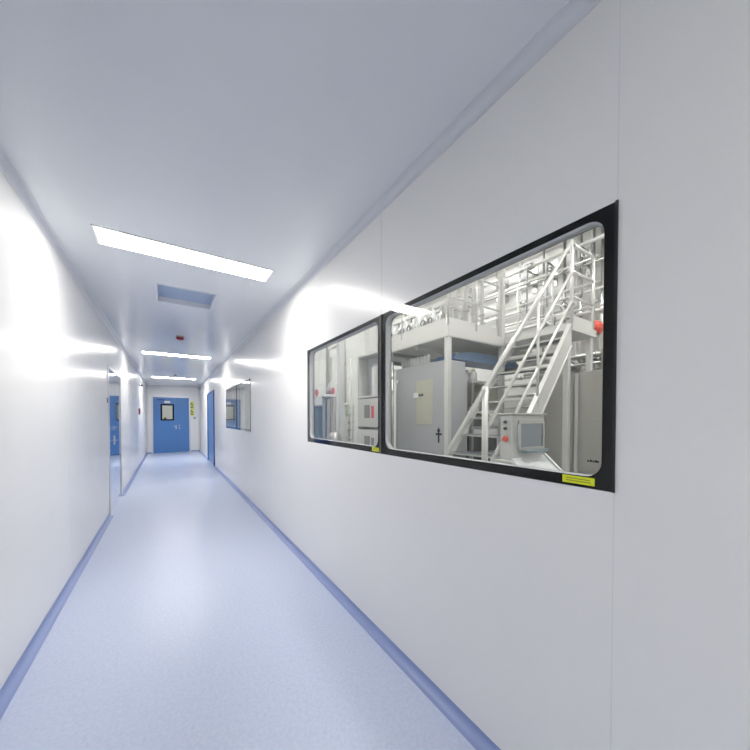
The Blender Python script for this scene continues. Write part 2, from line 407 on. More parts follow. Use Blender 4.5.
t = thing('door_2', 'narrow looking blue door on the right wall near corridor end', 'door', (XR, (DR[0]+DR[1])/2, 0), kind='structure')
a, b, z = DR; f = MB()
f.box(XR-.03, XR+WT, a-.05, a, 0, z+.04, .003).box(XR-.03, XR+WT, b, b+.05, 0, z+.04, .003).box(XR-.03, XR+WT, a, b, z, z+.04, .003)
f.build('door_frame', M['doorf'], t)
mb = MB().box(XR-.008, XR+.04, a+.003, (a+b)/2-.002, .006, z-.003, .002); mb.build('door_leaf', M['door'], t)
mb = MB().box(XR-.008, XR+.04, (a+b)/2+.002, b-.003, .006, z-.003, .002); mb.build('door_leaf', M['door'], t)
MB().box(XR-.016, XR-.008, 10.9, 10.95, .9, 1.12, .003).tube([(XR-.01, 10.92, 1.03), (XR-.07, 10.92, 1.03), (XR-.07, 10.80, 1.03)], .010, 8).build('door_handle', M['ss'], t)

t = thing('door_3', 'mirror polished door on left wall reflecting the blue end door', 'door', (XL, (DL[0]+DL[1])/2, 0), kind='structure')
a, b, z = DL; f = MB()
f.box(XL-WT, XL+.012, a-.04, a, 0, z+.04, .002).box(XL-WT, XL+.012, b, b+.04, 0, z+.04, .002).box(XL-WT, XL+.012, a, b, z, z+.04, .002)
f.build('door_frame', M['alu'], t)
MB().box(XL-.045, XL-.002, a+.003, (a+b)/2-.0015, .008, z-.003).build('door_leaf', M['polish'], t)
MB().box(XL-.045, XL-.002, (a+b)/2+.0015, b-.003, .008, z-.003).build('door_leaf', M['polish'], t)
MB().box(XL-.002, XL+.006, 6.42, 6.46, .98, 1.12, .002).tube([(XL, 6.44, 1.05), (XL+.03, 6.44, 1.05), (XL+.03, 6.38, 1.05)], .005, 8).build('door_handle', M['ss'], t)

# wall devices
t = thing('wall_switch', 'small dark switch on left wall just before polished door', 'switch', (XL, 5.72, 1.6))
MB().box(XL, XL+.010, 5.68, 5.76, 1.585, 1.70, .003).build('plate', M['white'], t)
MB().box(XL+.010, XL+.018, 5.70, 5.74, 1.61, 1.68, .003).build('rocker', M['dark'], t)
t = thing('alarm_call_point', 'red manual call point on far left wall', 'alarm', (XL, 11.55, 1.55))
MB().box(XL, XL+.03, 11.42, 11.66, 1.50, 1.68, .006).build('housing', M['red'], t)
MB().box(XL+.03, XL+.036, 11.48, 11.60, 1.54, 1.64, .002).build('button', M['dark'], t)
t = thing('security_camera', 'small dark device high on far left wall above call point', 'camera', (XL, 11.7, 2.38))
MB().lathe((XL, 11.7, 2.38), [(.04, 0), (.04, .03), (.03, .04)], 16, 'x').build('mount', M['white'], t)
MB().lathe((XL+.04, 11.7, 2.37), [(.01, -.0), (.03, .01), (.03, .04), (.01, .055)], 16, 'x').build('lens', M['dark'], t)
wx = .815
for k, (z0, nm, hh) in enumerate(((1.86, 'upper yellow triangle warning sign right of the end door', 1), (1.565, 'lower yellow triangle warning sign right of the end door', 1))):
    t = thing('warning_sign', nm, 'sign', (wx, YE-.002, z0), 'warning signs beside the end door')
    MB().box(wx-.095, wx+.095, YE-.004, YE, z0-.07, z0+.225).build('plate', M['yellow2'], t)
    q = MB(); q.prism([(wx-.07, z0+.06), (wx+.07, z0+.06), (wx, z0+.19)], 'y', YE-.007, YE-.004)
    q.box(wx-.07, wx+.07, YE-.007, YE-.004, z0-.035, z0+.005)
    q.build('pictogram', M['olive'], t)
    q = MB().prism([(wx-.035, z0+.08), (wx+.035, z0+.08), (wx, z0+.15)], 'y', YE-.009, YE-.007).build('triangle_field', M['yellow2'], t)
t = thing('door_button', 'small grey push button plate below the warning signs', 'switch', (.93, YE, 1.36))
MB().box(.87, .99, YE-.012, YE, 1.34, 1.46, .004).build('plate', M['alu'], t)
MB().lathe((.93, YE-.012, 1.40), [(.032, -.0), (.030, -.012), (.012, -.014)], 16, 'y').build('button', M['mid'], t)

# ------------------------------------------------------------------ plant room shell
px0 = XR+WT
swall('wall_plant_back', [(PX, PX+.1, PYB, PYE, 0, PH)], M['pwall'], 'white back wall of plant room behind the pipes')
swall('wall_plant_end', [(px0, PX, PYE, PYE+.1, 0, PH)], M['pend'], 'pale grey far end wall of plant room')
swall('wall_plant_rear', [(px0, PX, PYB-.1, PYB, 0, PH)], M['pwall'], 'white near end wall of plant room')
swall('wall_plant_front', [(XR, XR+WT, PYB, PYE, H+.06, PH)], M['pwall'], 'upper plant room wall above the windows')
swall('floor_plant', [(px0, PX, PYB, PYE, -.05, 0)], M['pfloor'], 'grey resin plant room floor', 'floor')
swall('ceiling_plant', [(px0, PX, PYB, PYE, PH, PH+.1)], M['pwall'], 'white plant room ceiling', 'ceiling')
pl = None  # unseen panels added overhead to brighten the plant room
for i, (lx, ly) in enumerate(((2.3, .6), (2.3, 3.8), (2.3, 7.6), (5.0, .9), (5.0, 4.2), (5.0, 7.8))):
    if pl is None:
        pl = thing('added_plant_light', '', 'ceiling light', (lx, ly, PH), 'unseen lights added to the plant room')
        MB().box(lx-.28, lx+.28, ly-.58, ly+.58, PH-.03, PH-.02).build('diffuser', M['lite2'], pl)
        MB().box(lx-.3, lx+.3, ly-.6, ly+.6, PH-.02, PH).build('housing', M['white'], pl); c = pl
    else:
        c = copy_tree(pl); c.location = (lx, ly, PH)
    c['label'] = 'unseen rectangular light panel added to brighten the plant room'

# ------------------------------------------------------------------ mezzanine platform
ZT = 2.66; ZB = 2.515
plat = thing('mezzanine_platform', 'pale steel mezzanine platform behind the nearest window', 'platform', (3.17, 3.05, 0))
MB().box(3.17, 5.18, 3.05, 5.2, ZB, ZT).build('deck', M['deck'], plat)
MB().box(4.42, 5.18, 2.08, 3.05, ZB+.05, ZT).build('landing', M['deck'], plat)
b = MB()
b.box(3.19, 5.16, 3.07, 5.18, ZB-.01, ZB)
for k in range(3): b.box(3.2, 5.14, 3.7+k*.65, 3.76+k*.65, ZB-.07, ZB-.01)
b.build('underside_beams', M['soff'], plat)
for (x, y, top) in ((3.22, 3.10, ZB), (4.40, 3.09, 4.3), (5.10, 2.14, ZB+.05), (4.46, 2.14, ZB+.05), (3.22, 5.14, ZB)):
    MB().box(x-.035, x+.035, y-.035, y+.035, 2.022 if x == 5.10 else 0, top, .006).build('column', M['deck'], plat)
def railing(label, posts, rails, zb=ZT, tp=1.05, mids=(.36, .70), r=.015, tb=True):
    t = thing('guard_railing', label, 'railing', (*posts[0], zb))
    for p in posts: MB().tube([(*p, zb), (*p, zb+tp)], r, 10).build('post', M['deck'], t)
    for z in (tp,)+tuple(mids):
        MB().tube([(*p, zb+z) for p in rails], r*(1.1 if z == tp else .8), 10).build('rail', M['deck'], t)
    if tb:
        b = MB()
        for p, q in zip(rails, rails[1:]): b.bar((*p, zb+.06), (*q, zb+.06), .006, .12)
        b.build('toe_board', M['deck'], t)
railing('railing along the platform front edge left of its tall column', [(3.20, 3.08), (3.78, 3.08), (4.30, 3.08)], [(3.20, 3.08), (4.34, 3.08)], mids=(.40, .78))
railing('railing along the platform edge facing the windows', [(3.20, 4.1), (3.20, 5.15)], [(3.20, 3.12), (3.20, 5.15)], mids=(.45,), r=.016)
railing('railing on the right side of the stair landing', [(4.52, 2.11), (5.14, 2.11)], [(4.52, 2.11), (5.14, 2.11)], mids=(.36, .70), r=.02)
railing('railing along the back of the stair landing', [(5.15, 2.7), (5.15, 3.3), (5.15, 5.0)], [(5.15, 2.14), (5.15, 5.0)])

# ------------------------------------------------------------------ stairs
st = thing('steel_staircase', 'steep steel staircase climbing to platform landing behind nearest window', 'staircase', (1.6, 1.6, 0))
D = Vector((.993, .121, .985))              # rise direction of the flight
S1 = Vector((4.36, 2.06, 2.50))             # upper end of the right stringer
def sp(x, off=0): k = (x-S1.x)/D.x; return Vector((x, S1.y+D.y*k+off, S1.z+D.z*k))
x_bot = S1.x-(S1.z-.08)*D.x/D.z
wdt = .80
for off, nm in ((0, 'stringer'), (wdt, 'stringer')):
    a = sp(x_bot, off); c = sp(4.40, off)
    poly = [(a.x-.10, 0), (a.x+(.12 if off == 0 else -.03), 0), (c.x, c.z-(.20 if off == 0 else .05)), (c.x, c.z+.08), (c.x-.03, c.z+.08)]
    m = MB(); t_ = .012
    A = [m.bm.verts.new((x, S1.y+D.y*(x-S1.x)/D.x+off-t_, z)) for x, z in poly]; B = [m.bm.verts.new((x, S1.y+D.y*(x-S1.x)/D.x+off+t_, z)) for x, z in poly]
    m.bm.faces.new(A); m.bm.faces.new(B[::-1])
    for j in range(5): m.bm.faces.new((A[j], A[(j+1) % 5], B[(j+1) % 5], B[j]))
    # flanges
    u = Vector((0, 0, 1))
    m.bar(Vector((a.x-.10, a.y, .01)), Vector((c.x-.03, c.y, c.z+.08)), .05, .010)
    m.bar(Vector((a.x+(.12 if off == 0 else -.03), a.y, .01)), Vector((c.x, c.y, c.z-(.20 if off == 0 else .05))), .04, .010)
    m.build(nm, M['deck'], st)
nst = 12
for k in range(1, nst+1):
    z = ZT*k/(nst+1); x = x_bot-.02+(4.42-x_bot)*(k-.4)/(nst+.5); p = sp(x)
    m = MB().box(x-.02, x+.21, p.y+.014, p.y+wdt-.014, z-.035, z-.028)
    td = m.build('tread', M['tread'], st)
    MB().box(x-.028, x-.02, p.y+.014, p.y+wdt-.014, z-.045, z-.026).build('nosing', M['ss'], td)
hr = thing('stair_handrail', 'handrail with three sloping bars on the right side of the staircase', 'railing', tuple(sp(2.353)))
for x, rr in ((2.353, .028), (3.42, .014), (4.40, .018)):
    a = sp(x); MB().tube([a-Vector((0, 0, .04)), a+Vector((0, 0, 1.17))], rr, 12).build('post', M['deck'], hr)
for hgt, xa, rr in ((1.15, 1.70, .020), (.76, 2.353, .016), (.38, 2.353, .016)):
    a = sp(xa)+Vector((0, 0, hgt)); b_ = sp(4.40)+Vector((0, 0, hgt))
    MB().tube([a, b_, b_+Vector((.12, .02, 0))], rr, 12).build('rail', M['deck'], hr)
a = sp(1.70); MB().tube([a-Vector((0, 0, .04)), a+Vector((0, 0, 1.17))], .022, 12).build('post', M['deck'], hr)

# ------------------------------------------------------------------ operator console near the glass
con = thing('control_console', 'stainless operator console with dark screen below the staircase', 'control panel', (1.93, 1.2, 0))
cx0, cx1, cy0, cy1, cz0, cz1 = 1.75, 2.11, 1.155, 1.235, 1.14, 1.43
MB().box(cx0, cx1, cy0, cy1, cz0, cz1-.012, .004).build('housing', M['cabl'], con)
MB().box(cx0-.008, cx1+.004, cy0-.02, cy1+.02, cz1-.012, cz1, .004).build('lid', M['ssb'], con)
b = MB(); ba, bb, bc, bd = cx0+.06, cx1-.012, cz0+.055, cz1-.045
b.box(ba, bb, cy0-.012, cy0, bc, bc+.02).box(ba, bb, cy0-.012, cy0, bd-.02, bd).box(ba, ba+.02, cy0-.012, cy0, bc+.02, bd-.02).box(bb-.02, bb, cy0-.012, cy0, bc+.02, bd-.02)
b.build('bezel', M['ss'], con)
MB().box(ba+.02, bb-.02, cy0-.005, cy0, bc+.02, bd-.02).build('display', M['screen'], con)
MB().tube([(cx0+.035, cy0-.02, cz0+.09), (cx0+.035, cy0-.02, cz1-.07)], .007, 8).build('handle', M['ss'], con)
MB().box(ba+.02, bb-.01, cy0-.05, cy0-.012, bc-.012, bc+.004, .002).build('stylus_ledge', M['teal'], con)
for z, mm, q in ((1.375, 'dark', .010), (1.335, 'dark', .010), (1.27, 'orange', .018)):
    MB().lathe((cx0, (cy0+cy1)/2, z), [(q, 0), (q, -.012), (q*.7, -.018)], 16, 'x').build('button', M[mm], con)
MB().box(cx0+.10, cx1-.10, cy1-.06, cy1+.10, 0, cz0-.02, .006).build('pedestal', M['cabl'], con)
m = MB(); P = [(cy0-.36, .83), (cy0-.002, 1.155), (cy0-.002, 1.13), (cy0-.36, .805)]
m.prism(P, 'x', cx0-.005, cx1+.005)
m.build('sloping_shelf', M['white'], con)
m = MB(); m.prism([(cy0-.36, .832), (cy0-.01, 1.15), (cy0-.01, 1.166), (cy0-.36, .848)], 'x', cx1-.012, cx1+.006); m.build('edge_trim', M['white'], con)

# ------------------------------------------------------------------ big grey cabinet
cb_ = thing('grey_cabinet', 'large grey enclosure under the platform with a pale yellow reflection modelled on its door', 'cabinet', (3.6, 3.8, 0))
MB().box(3.32, 3.72, 3.22, 4.42, .08, 2.24, .02).build('body', M['cab'], cb_)
MB().box(3.34, 3.70, 3.24, 4.40, 0, .08).build('plinth', M['dark'], cb_)
MB().box(3.308, 3.32, 3.26, 4.38, .14, 2.20, .006).build('door', M['cab'], cb_)
dp = MB().box(3.300, 3.308, 3.50, 3.86, 1.30, 1.98, .004).build('door_reflection', M['panel'], cb_)  # pale yellow reflection on the door, put into a solid plate's colour
MB().box(3.294, 3.300, 3.56, 3.80, 1.36, 1.92, .003).build('reflection_inset', M['panel'], dp)
m = MB(); m.box(3.296, 3.308, 3.78, 3.92, 1.72, 1.80, .004); m.build('lock_box', M['white'], cb_)
for yy in (3.70, 3.76): MB().lathe((3.296, yy, 1.76), [(.018, 0), (.018, -.016), (.010, -.02)], 12, 'x').build('knob', M['dark'], cb_)
m = MB()                                       # black cross shaped mark
m.box(3.303, 3.308, 3.347, 3.375, 1.04, 1.22).box(3.303, 3.308, 3.30, 3.42, 1.15, 1.178)
m.prism([(3.325, 1.20), (3.397, 1.20), (3.361, 1.265)], 'x', 3.303, 3.308)
m.build('black_mark', M['black'], cb_)
m = MB().tube([(3.29, 4.32, .3), (3.26, 4.32, .34), (3.26, 4.32, 2.0), (3.29, 4.32, 2.04)], .012, 8); m.build('door_handle', M['ss'], cb_)
for k in range(9):
    yy = 3.70+k*.08
    o = MB().lathe((3.42, yy, 2.24), [(.03, 0), (.03, .12), (.024, .14), (.01, .16)], 14).build('white_canister', M['white'] if k < 6 else M['cab'])
    tag(o, 'small canister in the row on top of grey enclosure', 'canister', 'canisters on the grey enclosure')
t = thing('steel_shroud', 'rounded grey machine hood right of the grey enclosure', 'machine', (3.7, 3.0, 0))
m = MB(); pr = [(3.35, .9), (3.35, 2.14), (3.5, 2.14)]+[(3.5+.18*math.sin(i*PI/2/6), 2.0+.14*math.cos(i*PI/2/6)) for i in range(1, 7)]+[(3.68, .9)]
m.prism(pr, 'y', 3.155, 3.20); m.build('hood', M['cab'], t)
MB().box(3.38, 3.66, 3.16, 3.20, 0, .9, .01).build('base', M['mid'], t)

# blue duct and the machine below it
t = thing('blue_duct', 'dark blue covered duct hanging under the platform', 'duct', (4.25, 3.4, 2.2))
m = MB(); pr = [(3.45, 2.26), (3.50, 2.34), (3.8, 2.40), (4.9, 2.40), (5.05, 2.32), (5.0, 2.26)]
m.prism(pr, 'y', 3.22, 3.62); m.build('duct_body', M['blue'], t)
MB().box(4.98, 5.03, 3.2, 3.64, 2.18, 2.32, .004).build('end_flange', M['mid'], t)
mc = thing('filling_machine', 'framed filling machine under the blue duct', 'machine', (4.6, 3.6, 0))
for x in (4.25, 5.0):
    for y in (3.25, 4.35): MB().box(x-.025, x+.025, y-.025, y+.025, 0, 1.93, .004).build('leg', M['ss'], mc)
for z in (.45, .85, 1.25, 1.55, 1.95): MB().box(4.22, 5.03, 3.22, 4.38, z-.02, z+.02, .003).build('shelf', M['alu'], mc)
MB().box(4.35, 4.95, 3.35, 3.85, .47, .80, .02).build('drive_unit', M['dark'], mc)
MB().box(4.35, 4.95, 3.3, 4.3, .87, 1.12, .02).build('control_box', M['dark'], mc)
MB().box(4.30, 4.95, 3.45, 4.05, 1.27, 1.48, .02).build('gear_box', M['mid'], mc)
MB().box(4.6, 4.98, 3.3, 4.3, 1.57, 1.93, .02).build('rear_guard', M['panel'], mc)
for k in range(4):
    m = MB().tube([(4.36, 3.35+k*.16, 1.57), (4.36, 3.35+k*.16, 1.93)], .02, 10); m.build('piston', M['ss'], mc)
for k in range(4):
    o = thing('dosing_pump', 'pale green topped dosing pump on filling machine', 'pump', (3.98, 3.30+k*.13, 1.97), 'dosing pumps on the filling machine')
    MB().lathe(tuple(o.location), [(.055, 0), (.06, .05), (.06, .13), (.04, .15)], 16).build('barrel', M['cream'], o)
    MB().lathe((o.location.x, o.location.y, o.location.z+.15), [(.035, 0), (.04, .03), (.02, .05)], 12).build('cap', M['green'], o)

mc.location += Vector((-.42, -.05, 0))
# ------------------------------------------------------------------ stainless vessel enclosure right
t = thing('steel_clad_enclosure', 'tall brushed stainless enclosure under the landing at right', 'cabinet', (4.9, 1.8, 0))
MB().box(4.62, 5.15, 1.50, 2.62, .05, 2.02, .01).build('body', M['ssb'], t)
MB().box(4.60, 4.62, 2.06, 2.10, .05, 2.0).build('corner_post', M['cabl'], t)
for (a, b) in ((1.52, 2.04), (2.12, 2.60)):
    for (z0, z1) in ((.08, .7), (.72, 1.34), (1.36, 1.98)): MB().box(4.606, 4.62, a, b, z0, z1, .003).build('panel', M['ssb'], t)
MB().box(4.64, 5.1, 1.52, 2.60, 0, .05).build('plinth', M['dark'], t)
MB().tube([(4.585, 1.60, 1.1), (4.585, 1.60, 1.4)], .008, 8).build('handle', M['ss'], t)
t = thing('steel_duct', 'vertical dark stainless duct right of the steel enclosure', 'duct', (5.4, 1.75, 0))
MB().box(5.5, 5.7, 1.95, 2.15, 0, 2.45, .01).build('duct_body', M['ssb'], t)
for z in (.6, 1.3, 2.0): MB().box(5.48, 5.72, 1.93, 2.17, z-.015, z+.015, .003).build('flange', M['ss'], t)

# ------------------------------------------------------------------ pipework
def pipe(label, pts, r, m='cream', group=None, clamps=None, name='steel_pipe'):
    t = thing(name, label, 'pipe', tuple(pts[0]), group)
    MB().tube(pts, r, 12).build('pipe_run', M[m], t)
    if clamps:
        for c in clamps:
            d = Vector(pts[1])-Vector(pts[0]); ax = 'xyz'[max(range(3), key=lambda i: abs(d[i]))]
            MB().lathe(c, [(r*1.45, -.012), (r*1.45, .012)], 14, ax).build('clamp', M['ss'], t)
    return t
xb = PX-.14
zs = [(4.72, .028), (4.42, .035), (4.18, .03), (4.05, .02), (3.72, .032), (3.58, .022), (3.40, .02), (3.22, .028), (2.95, .02)]
ords = ['topmost', 'second', 'third', 'fourth', 'fifth', 'sixth', 'seventh', 'eighth', 'lowest']
for k, (z, r) in enumerate(zs):
    x = xb-(.10 if k % 2 else 0)
    pts = [(x, 1.2+.15*(k % 3), z), (x, 8.8, z)]
    pipe(ords[k]+' of the horizontal pipes high on the back wall', pts, r, 'cream' if k % 3 else 'ss', 'horizontal back wall pipes', [(x, 2.0+.9*j, z) for j in range(8)])
for k, z in enumerate((2.22, 2.06, 1.86, 1.62, 1.45)):
    pipe(['upper', 'second', 'middle', 'fourth', 'lowest'][k]+' horizontal pipe on back wall below platform level', [(xb-.1, .6, z), (xb-.1, 7.5, z)], .03 if k % 2 == 0 else .02, 'ss', 'low back wall pipes', [(xb-.1, 1.4+.8*j, z) for j in range(6)])
for k, y in enumerate((2.98, 2.84, 2.70, 2.58, 2.50, 2.43, 2.37, 2.30, 2.20)):
    x = xb+.05 if k % 2 else xb-.06
    pipe(['leftmost', 'second', 'third', 'fourth', 'fifth', 'sixth', 'seventh', 'eighth', 'rightmost'][k]+' vertical white pipe at right end of back wall', [(x, y, 0), (x, y, 5.0)], .018 if k % 3 else .025, 'cream' if k % 2 else 'ss', 'vertical pipes at the right', [(x, y, 1.2), (x, y, 2.3), (x, y, 3.3), (x, y, 4.1)])
for k, y in enumerate((3.4, 3.9, 4.45, 5.1, 5.9, 6.8, 7.7)):
    x = xb+.02
    pipe('slim vertical drop pipe between the horizontal runs on back wall, number %s from right' % ['one', 'two', 'three', 'four', 'five', 'six', 'seven'][k], [(x-.02, y, 2.7), (x-.02, y, 4.9)], .018, 'cream' if k % 2 else 'ss', 'vertical drop pipes', [(x-.02, y, 3.05), (x-.02, y, 3.9)])
# valves with handwheels on the runs
def valve(loc, label, s=1.0, wheel='ss', ax='x', group='pipe valves on the back wall', cat='valve'):
    t = thing('pipe_valve', label, cat, loc, group); x, y, z = loc
    MB().lathe((x, y, z), [(.05*s, -.05*s), (.06*s, -.03*s), (.06*s, .03*s), (.05*s, .05*s)], 14, 'y').build('valve_body', M['ss'], t)
    MB().tube([(x, y, z), (x-.13*s, y, z)], .012*s, 8).build('stem', M['mid'], t)
    w = MB().torus((x-.13*s, y, z), .055*s, .009*s, 'x', 16, 6).bar((x-.13*s, y-.05*s, z), (x-.13*s, y+.05*s, z), .01*s, .008*s)
    w.build('handwheel', M[wheel], t)
    return t
for k, (y, z) in enumerate(((2.55, 4.18), (3.15, 4.18), (3.6, 4.42), (3.75, 3.72), (4.2, 4.18), (4.7, 3.22), (5.0, 4.42), (2.9, 3.4), (3.3, 3.22), (5.5, 3.72), (6.2, 4.18))):
    valve((xb-.1, y, z), 'handwheel valve on the wall pipes, %s metres up' % ('about four' if z > 4 else 'over three'), 1.1, ['ss', 'mid', 'cabl'][k % 3])
for k, (y, z) in enumerate(((2.35, 2.36), (2.55, 2.40), (2.75, 2.30))):
    valve((xb-.15, y, z), ['dark', 'middle', 'left'][k]+' valve below the landing at right', 1.3, 'dark', group='valves under the landing')
# tank head hoop and gauge behind the stair rails
t = thing('circular_gauge_unit', 'round hoop shaped unit with small box seen between stair rails', 'gauge', (xb-.25, 3.05, 3.1))
MB().torus((xb-.25, 3.05, 3.28), .17, .018, 'x').build('hoop', M['cabl'], t)
MB().box(xb-.30, xb-.2, 2.97, 3.13, 2.86, 3.08, .01).build('box', M['cabl'], t)
MB().tube([(xb-.25, 3.05, 3.08), (xb-.25, 3.05, 3.28)], .02, 8).build('stalk', M['mid'], t)
MB().box(xb-.2, PX-.001, 3.04, 3.06, 2.98, 3.0).build('wall_arm', M['mid'], t)
# red reels
for k, (x, y, z, r, lab) in enumerate(((5.85, 2.37, 2.88, .105, 'orange red hose reel near right edge of nearest window, larger'), (5.55, 2.36, 2.83, .075, 'small red reel behind landing railing, left of the larger one'))):
    t = thing('hose_reel', lab, 'hose reel', (x, y, z), 'red reels behind the landing')
    MB().lathe((x, y, z), [(r*.4, -.1), (r, -.08), (r*1.05, .0), (r, .08), (r*.4, .1)], 20, 'x').build('drum', M['orange'], t)
    MB().tube([(x, y, z), (x, y, 0)], .012, 8).build('stand', M['mid'], t)
# pipes under the landing
pipe('thick stainless pipe below the landing near right edge', [(5.75, .8, 2.42), (5.75, 3.6, 2.42)], .045, 'ss', None, [(5.75, 1.5, 2.42), (5.75, 2.3, 2.42)])
pipe('second stainless pipe below the landing, under the thick one', [(5.65, .8, 2.27), (5.65, 3.3, 2.27)], .025, 'ss', None, [(5.65, 2.0, 2.27)])
for k, (z, x) in enumerate(((2.35, 5.15), (2.15, 5.2), (1.95, 5.15))):
    pipe(['upper', 'middle', 'lower'][k]+' pipe running behind the staircase under platform', [(x, 2.75, z), (x, 3.2, z)], .03, 'ss', None)
# valve manifold on the platform (left top of the near window)
mf = thing('valve_manifold', 'row of white and steel valves on the platform edge', 'manifold', (3.6, 4.2, ZT))
MB().tube([(3.6, 3.5, ZT+.18), (3.6, 5.15, ZT+.18)], .035, 12).build('header_pipe', M['ss'], mf)
MB().tube([(3.6, 3.5, ZT+.50), (3.6, 5.15, ZT+.50)], .025, 12).build('header_pipe', M['cream'], mf)
for k in range(9):
    y = 3.6+k*.18
    b = MB().lathe((3.6, y, ZT+.18), [(.03, 0), (.03, .08), (.055, .09), (.055, .2), (.03, .22), (.03, .32)], 14).build('valve', M['white'] if k % 2 else M['ss'], mf)
    MB().torus((3.52, y, ZT+.30), .045, .010, 'x', 14, 6).build('handwheel', M['mid'] if k % 3 else M['white'], b)
t = thing('cable_tray', 'pale cable tray running above the valve manifold', 'cable tray', (3.5, 4.5, 3.6))
MB().box(3.40, 3.62, 3.4, 5.2, 3.46, 3.475).box(3.40, 3.41, 3.4, 5.2, 3.475, 3.56).box(3.61, 3.62, 3.4, 5.2, 3.475, 3.56).build('tray', M['deck'], t)
m = MB()
for y in (3.6, 5.0): m.tube([(3.41, y, 3.47), (3.41, y, 4.98)], .008, 6).tube([(3.61, y, 3.47), (3.61, y, 4.98)], .008, 6)
m.build('hanger', M['ss'], t)
for k, (x, y) in enumerate(((3.75, 3.25), (3.95, 3.28), (4.12, 3.25), (3.6, 3.3), (4.0, 3.5), (3.45, 3.25))):
    pipe('upright %s pipe standing on the platform behind front railing' % ['white', 'slim white', 'right', 'left', 'rear', 'outer left'][k], [(x, y, ZT), (x, y, 3.5), (x, y, 4.7)], [.035, .025, .03, .03, .04, .03][k], 'cream', 'upright pipes on the platform', [(x, y, 3.0), (x, y, 3.6)])
t = thing('dark_valve_head', 'dark valve head high above the platform', 'valve', (4.05, 3.6, 3.6))
MB().lathe((4.05, 3.35, 3.62), [(.02, -.06), (.06, -.04), (.06, .03), (.03, .07)], 16).build('head', M['dark'], t)
MB().tube([(4.05, 3.35, 3.0), (4.05, 3.35, 3.57)], .015, 8).build('stem', M['ss'], t)
# near the railing: dangling hoses/brackets on high pipes
for k, y in enumerate((2.64, 3.25, 3.65, 4.3, 5.2)):
    t = thing('pipe_bracket', 'dark steel wall bracket holding the upper pipes, %s from the right' % ['first', 'second', 'third', 'fourth', 'fifth'][k], 'bracket', (PX, y, 4.3), 'upper pipe brackets')
    MB().box(PX-.30, PX, y-.012, y+.012, 4.32, 4.345).box(PX-.30, PX, y-.012, y+.012, 4.08, 4.105).box(PX-.30, PX-.285, y-.012, y+.012, 3.5, 4.345).build('arm', M['mid'], t)
    MB().box(PX-.02, PX-.001, y-.05, y+.05, 3.95, 4.45).build('plate', M['ss'], t)

# ------------------------------------------------------------------ left window equipment
eb = thing('electrical_cabinet', 'light grey control cabinet with open niche behind second window', 'cabinet', (2.8, 4.2, 0))
y0, y1, xf, xk = 3.84, 4.50, 2.6, 2.80
m = MB()
m.box(xf, xk, y0, y0+.03, 0, 2.40).box(xf, xk, y1-.03, y1, 0, 2.40).box(xf, xk, y0+.03, y1-.03, 2.37, 2.40).box(xk-.02, xk, y0+.03, y1-.03, 0, 2.37).box(xf, xk-.02, y0+.03, y1-.03, 1.72, 1.75)
m.build('carcass', M['cabl'], eb)
MB().box(xk-.026, xk-.02, y0+.03, y1-.03, 1.75, 2.37).build('niche_back', M['cab'], eb)
for z0, z1 in ((1.26, 1.70), (.78, 1.22), (.1, .74)):
    d = MB().box(xf-.015, xf+.01, y0+.02, y1-.02, z0, z1, .006).build('door', M['cabl'], eb)
    if z0 > .2:
        MB().box(xf-.022, xf-.015, y0+.27, y0+.42, z0+.14, z0+.34).build('vent_grille', M['mid'], d)
        for k in range(4): pass
        MB().box(xf-.022, xf-.015, y0+.15, y0+.22, z0+.14, z0+.32).build('red_label' if z0 > 1 else 'switch', M['pink'] if z0 > 1 else M['mid'], d)
t = thing('white_cylinder_tank', 'white cylinder standing in the niche of grey control cabinet', 'tank', (2.69, 4.08, 1.75))
MB().lathe((2.69, 4.08, 1.75), [(.07, 0), (.075, .02), (.075, .40), (.06, .45)], 24).build('body', M['white'], t)
MB().lathe((2.69, 4.08, 2.20), [(.05, 0), (.05, .03), (.02, .05)], 18).build('cap', M['cabl'], t)
t = thing('wall_pilaster', 'tall pale panel column left of the control cabinet', 'column', (2.95, 4.75, 0))
MB().box(2.9, 3.05, 4.62, 4.78, 0, 4.6, .01).build('column_body', M['pwall'], t)
pipe('steel pipe with dark joints standing at left edge of the grey enclosure', [(3.20, 4.36, 0), (3.20, 4.36, 2.36)], .022, 'ss', None, [(3.20, 4.36, z) for z in (.6, 1.0, 1.35, 1.6, 1.85, 2.1)])
pv = thing('instrument_pipe', 'vertical pipe with small valves just left of control cabinet', 'pipe', (2.55, 4.62, 0))
MB().tube([(2.55, 4.62, 0), (2.55, 4.62, 2.4)], .022, 12).build('pipe_run', M['cream'], pv)
MB().tube([(2.55, 4.70, 0), (2.55, 4.70, 2.1)], .014, 10).build('pipe_run', M['ss'], pv)
for z in (1.05, 1.2, 1.33, 1.47): MB().lathe((2.55, 4.66, z), [(.018, -.06), (.03, -.04), (.03, .04), (.018, .06)], 14, 'y').build('valve', M['ss'] if z != 1.25 else M['white'], pv)
fh = thing('filter_housing', 'group of stainless filter columns with red handles behind second window', 'filter', (2.4, 5.1, 0))
for k, (dx, dy) in enumerate(((0, .02), (-.08, .16), (.10, -.10), (.06, .14))):
    MB().lathe((2.37+dx*.6, 5.1+dy*.6, .2), [(.035, 0), (.038, .1), (.038, 1.52), (.03, 1.56)], 18).build('filter_tube', M['ss'], fh)
MB().lathe((2.37, 5.12, 1.76), [(.12, 0), (.125, .015), (.125, .035), (.10, .05)], 28).build('top_plate', M['white'], fh)
MB().lathe((2.37, 5.12, .14), [(.12, 0), (.125, .02), (.125, .08), (.1, .1)], 28).build('bottom_plate', M['ss'], fh)
MB().tube([(2.37, 5.12, 1.8), (2.37, 5.12, 1.98), (2.50, 5.3, 2.06), (2.50, 5.3, 2.5)], .014, 10).build('outlet_pipe', M['ss'], fh)
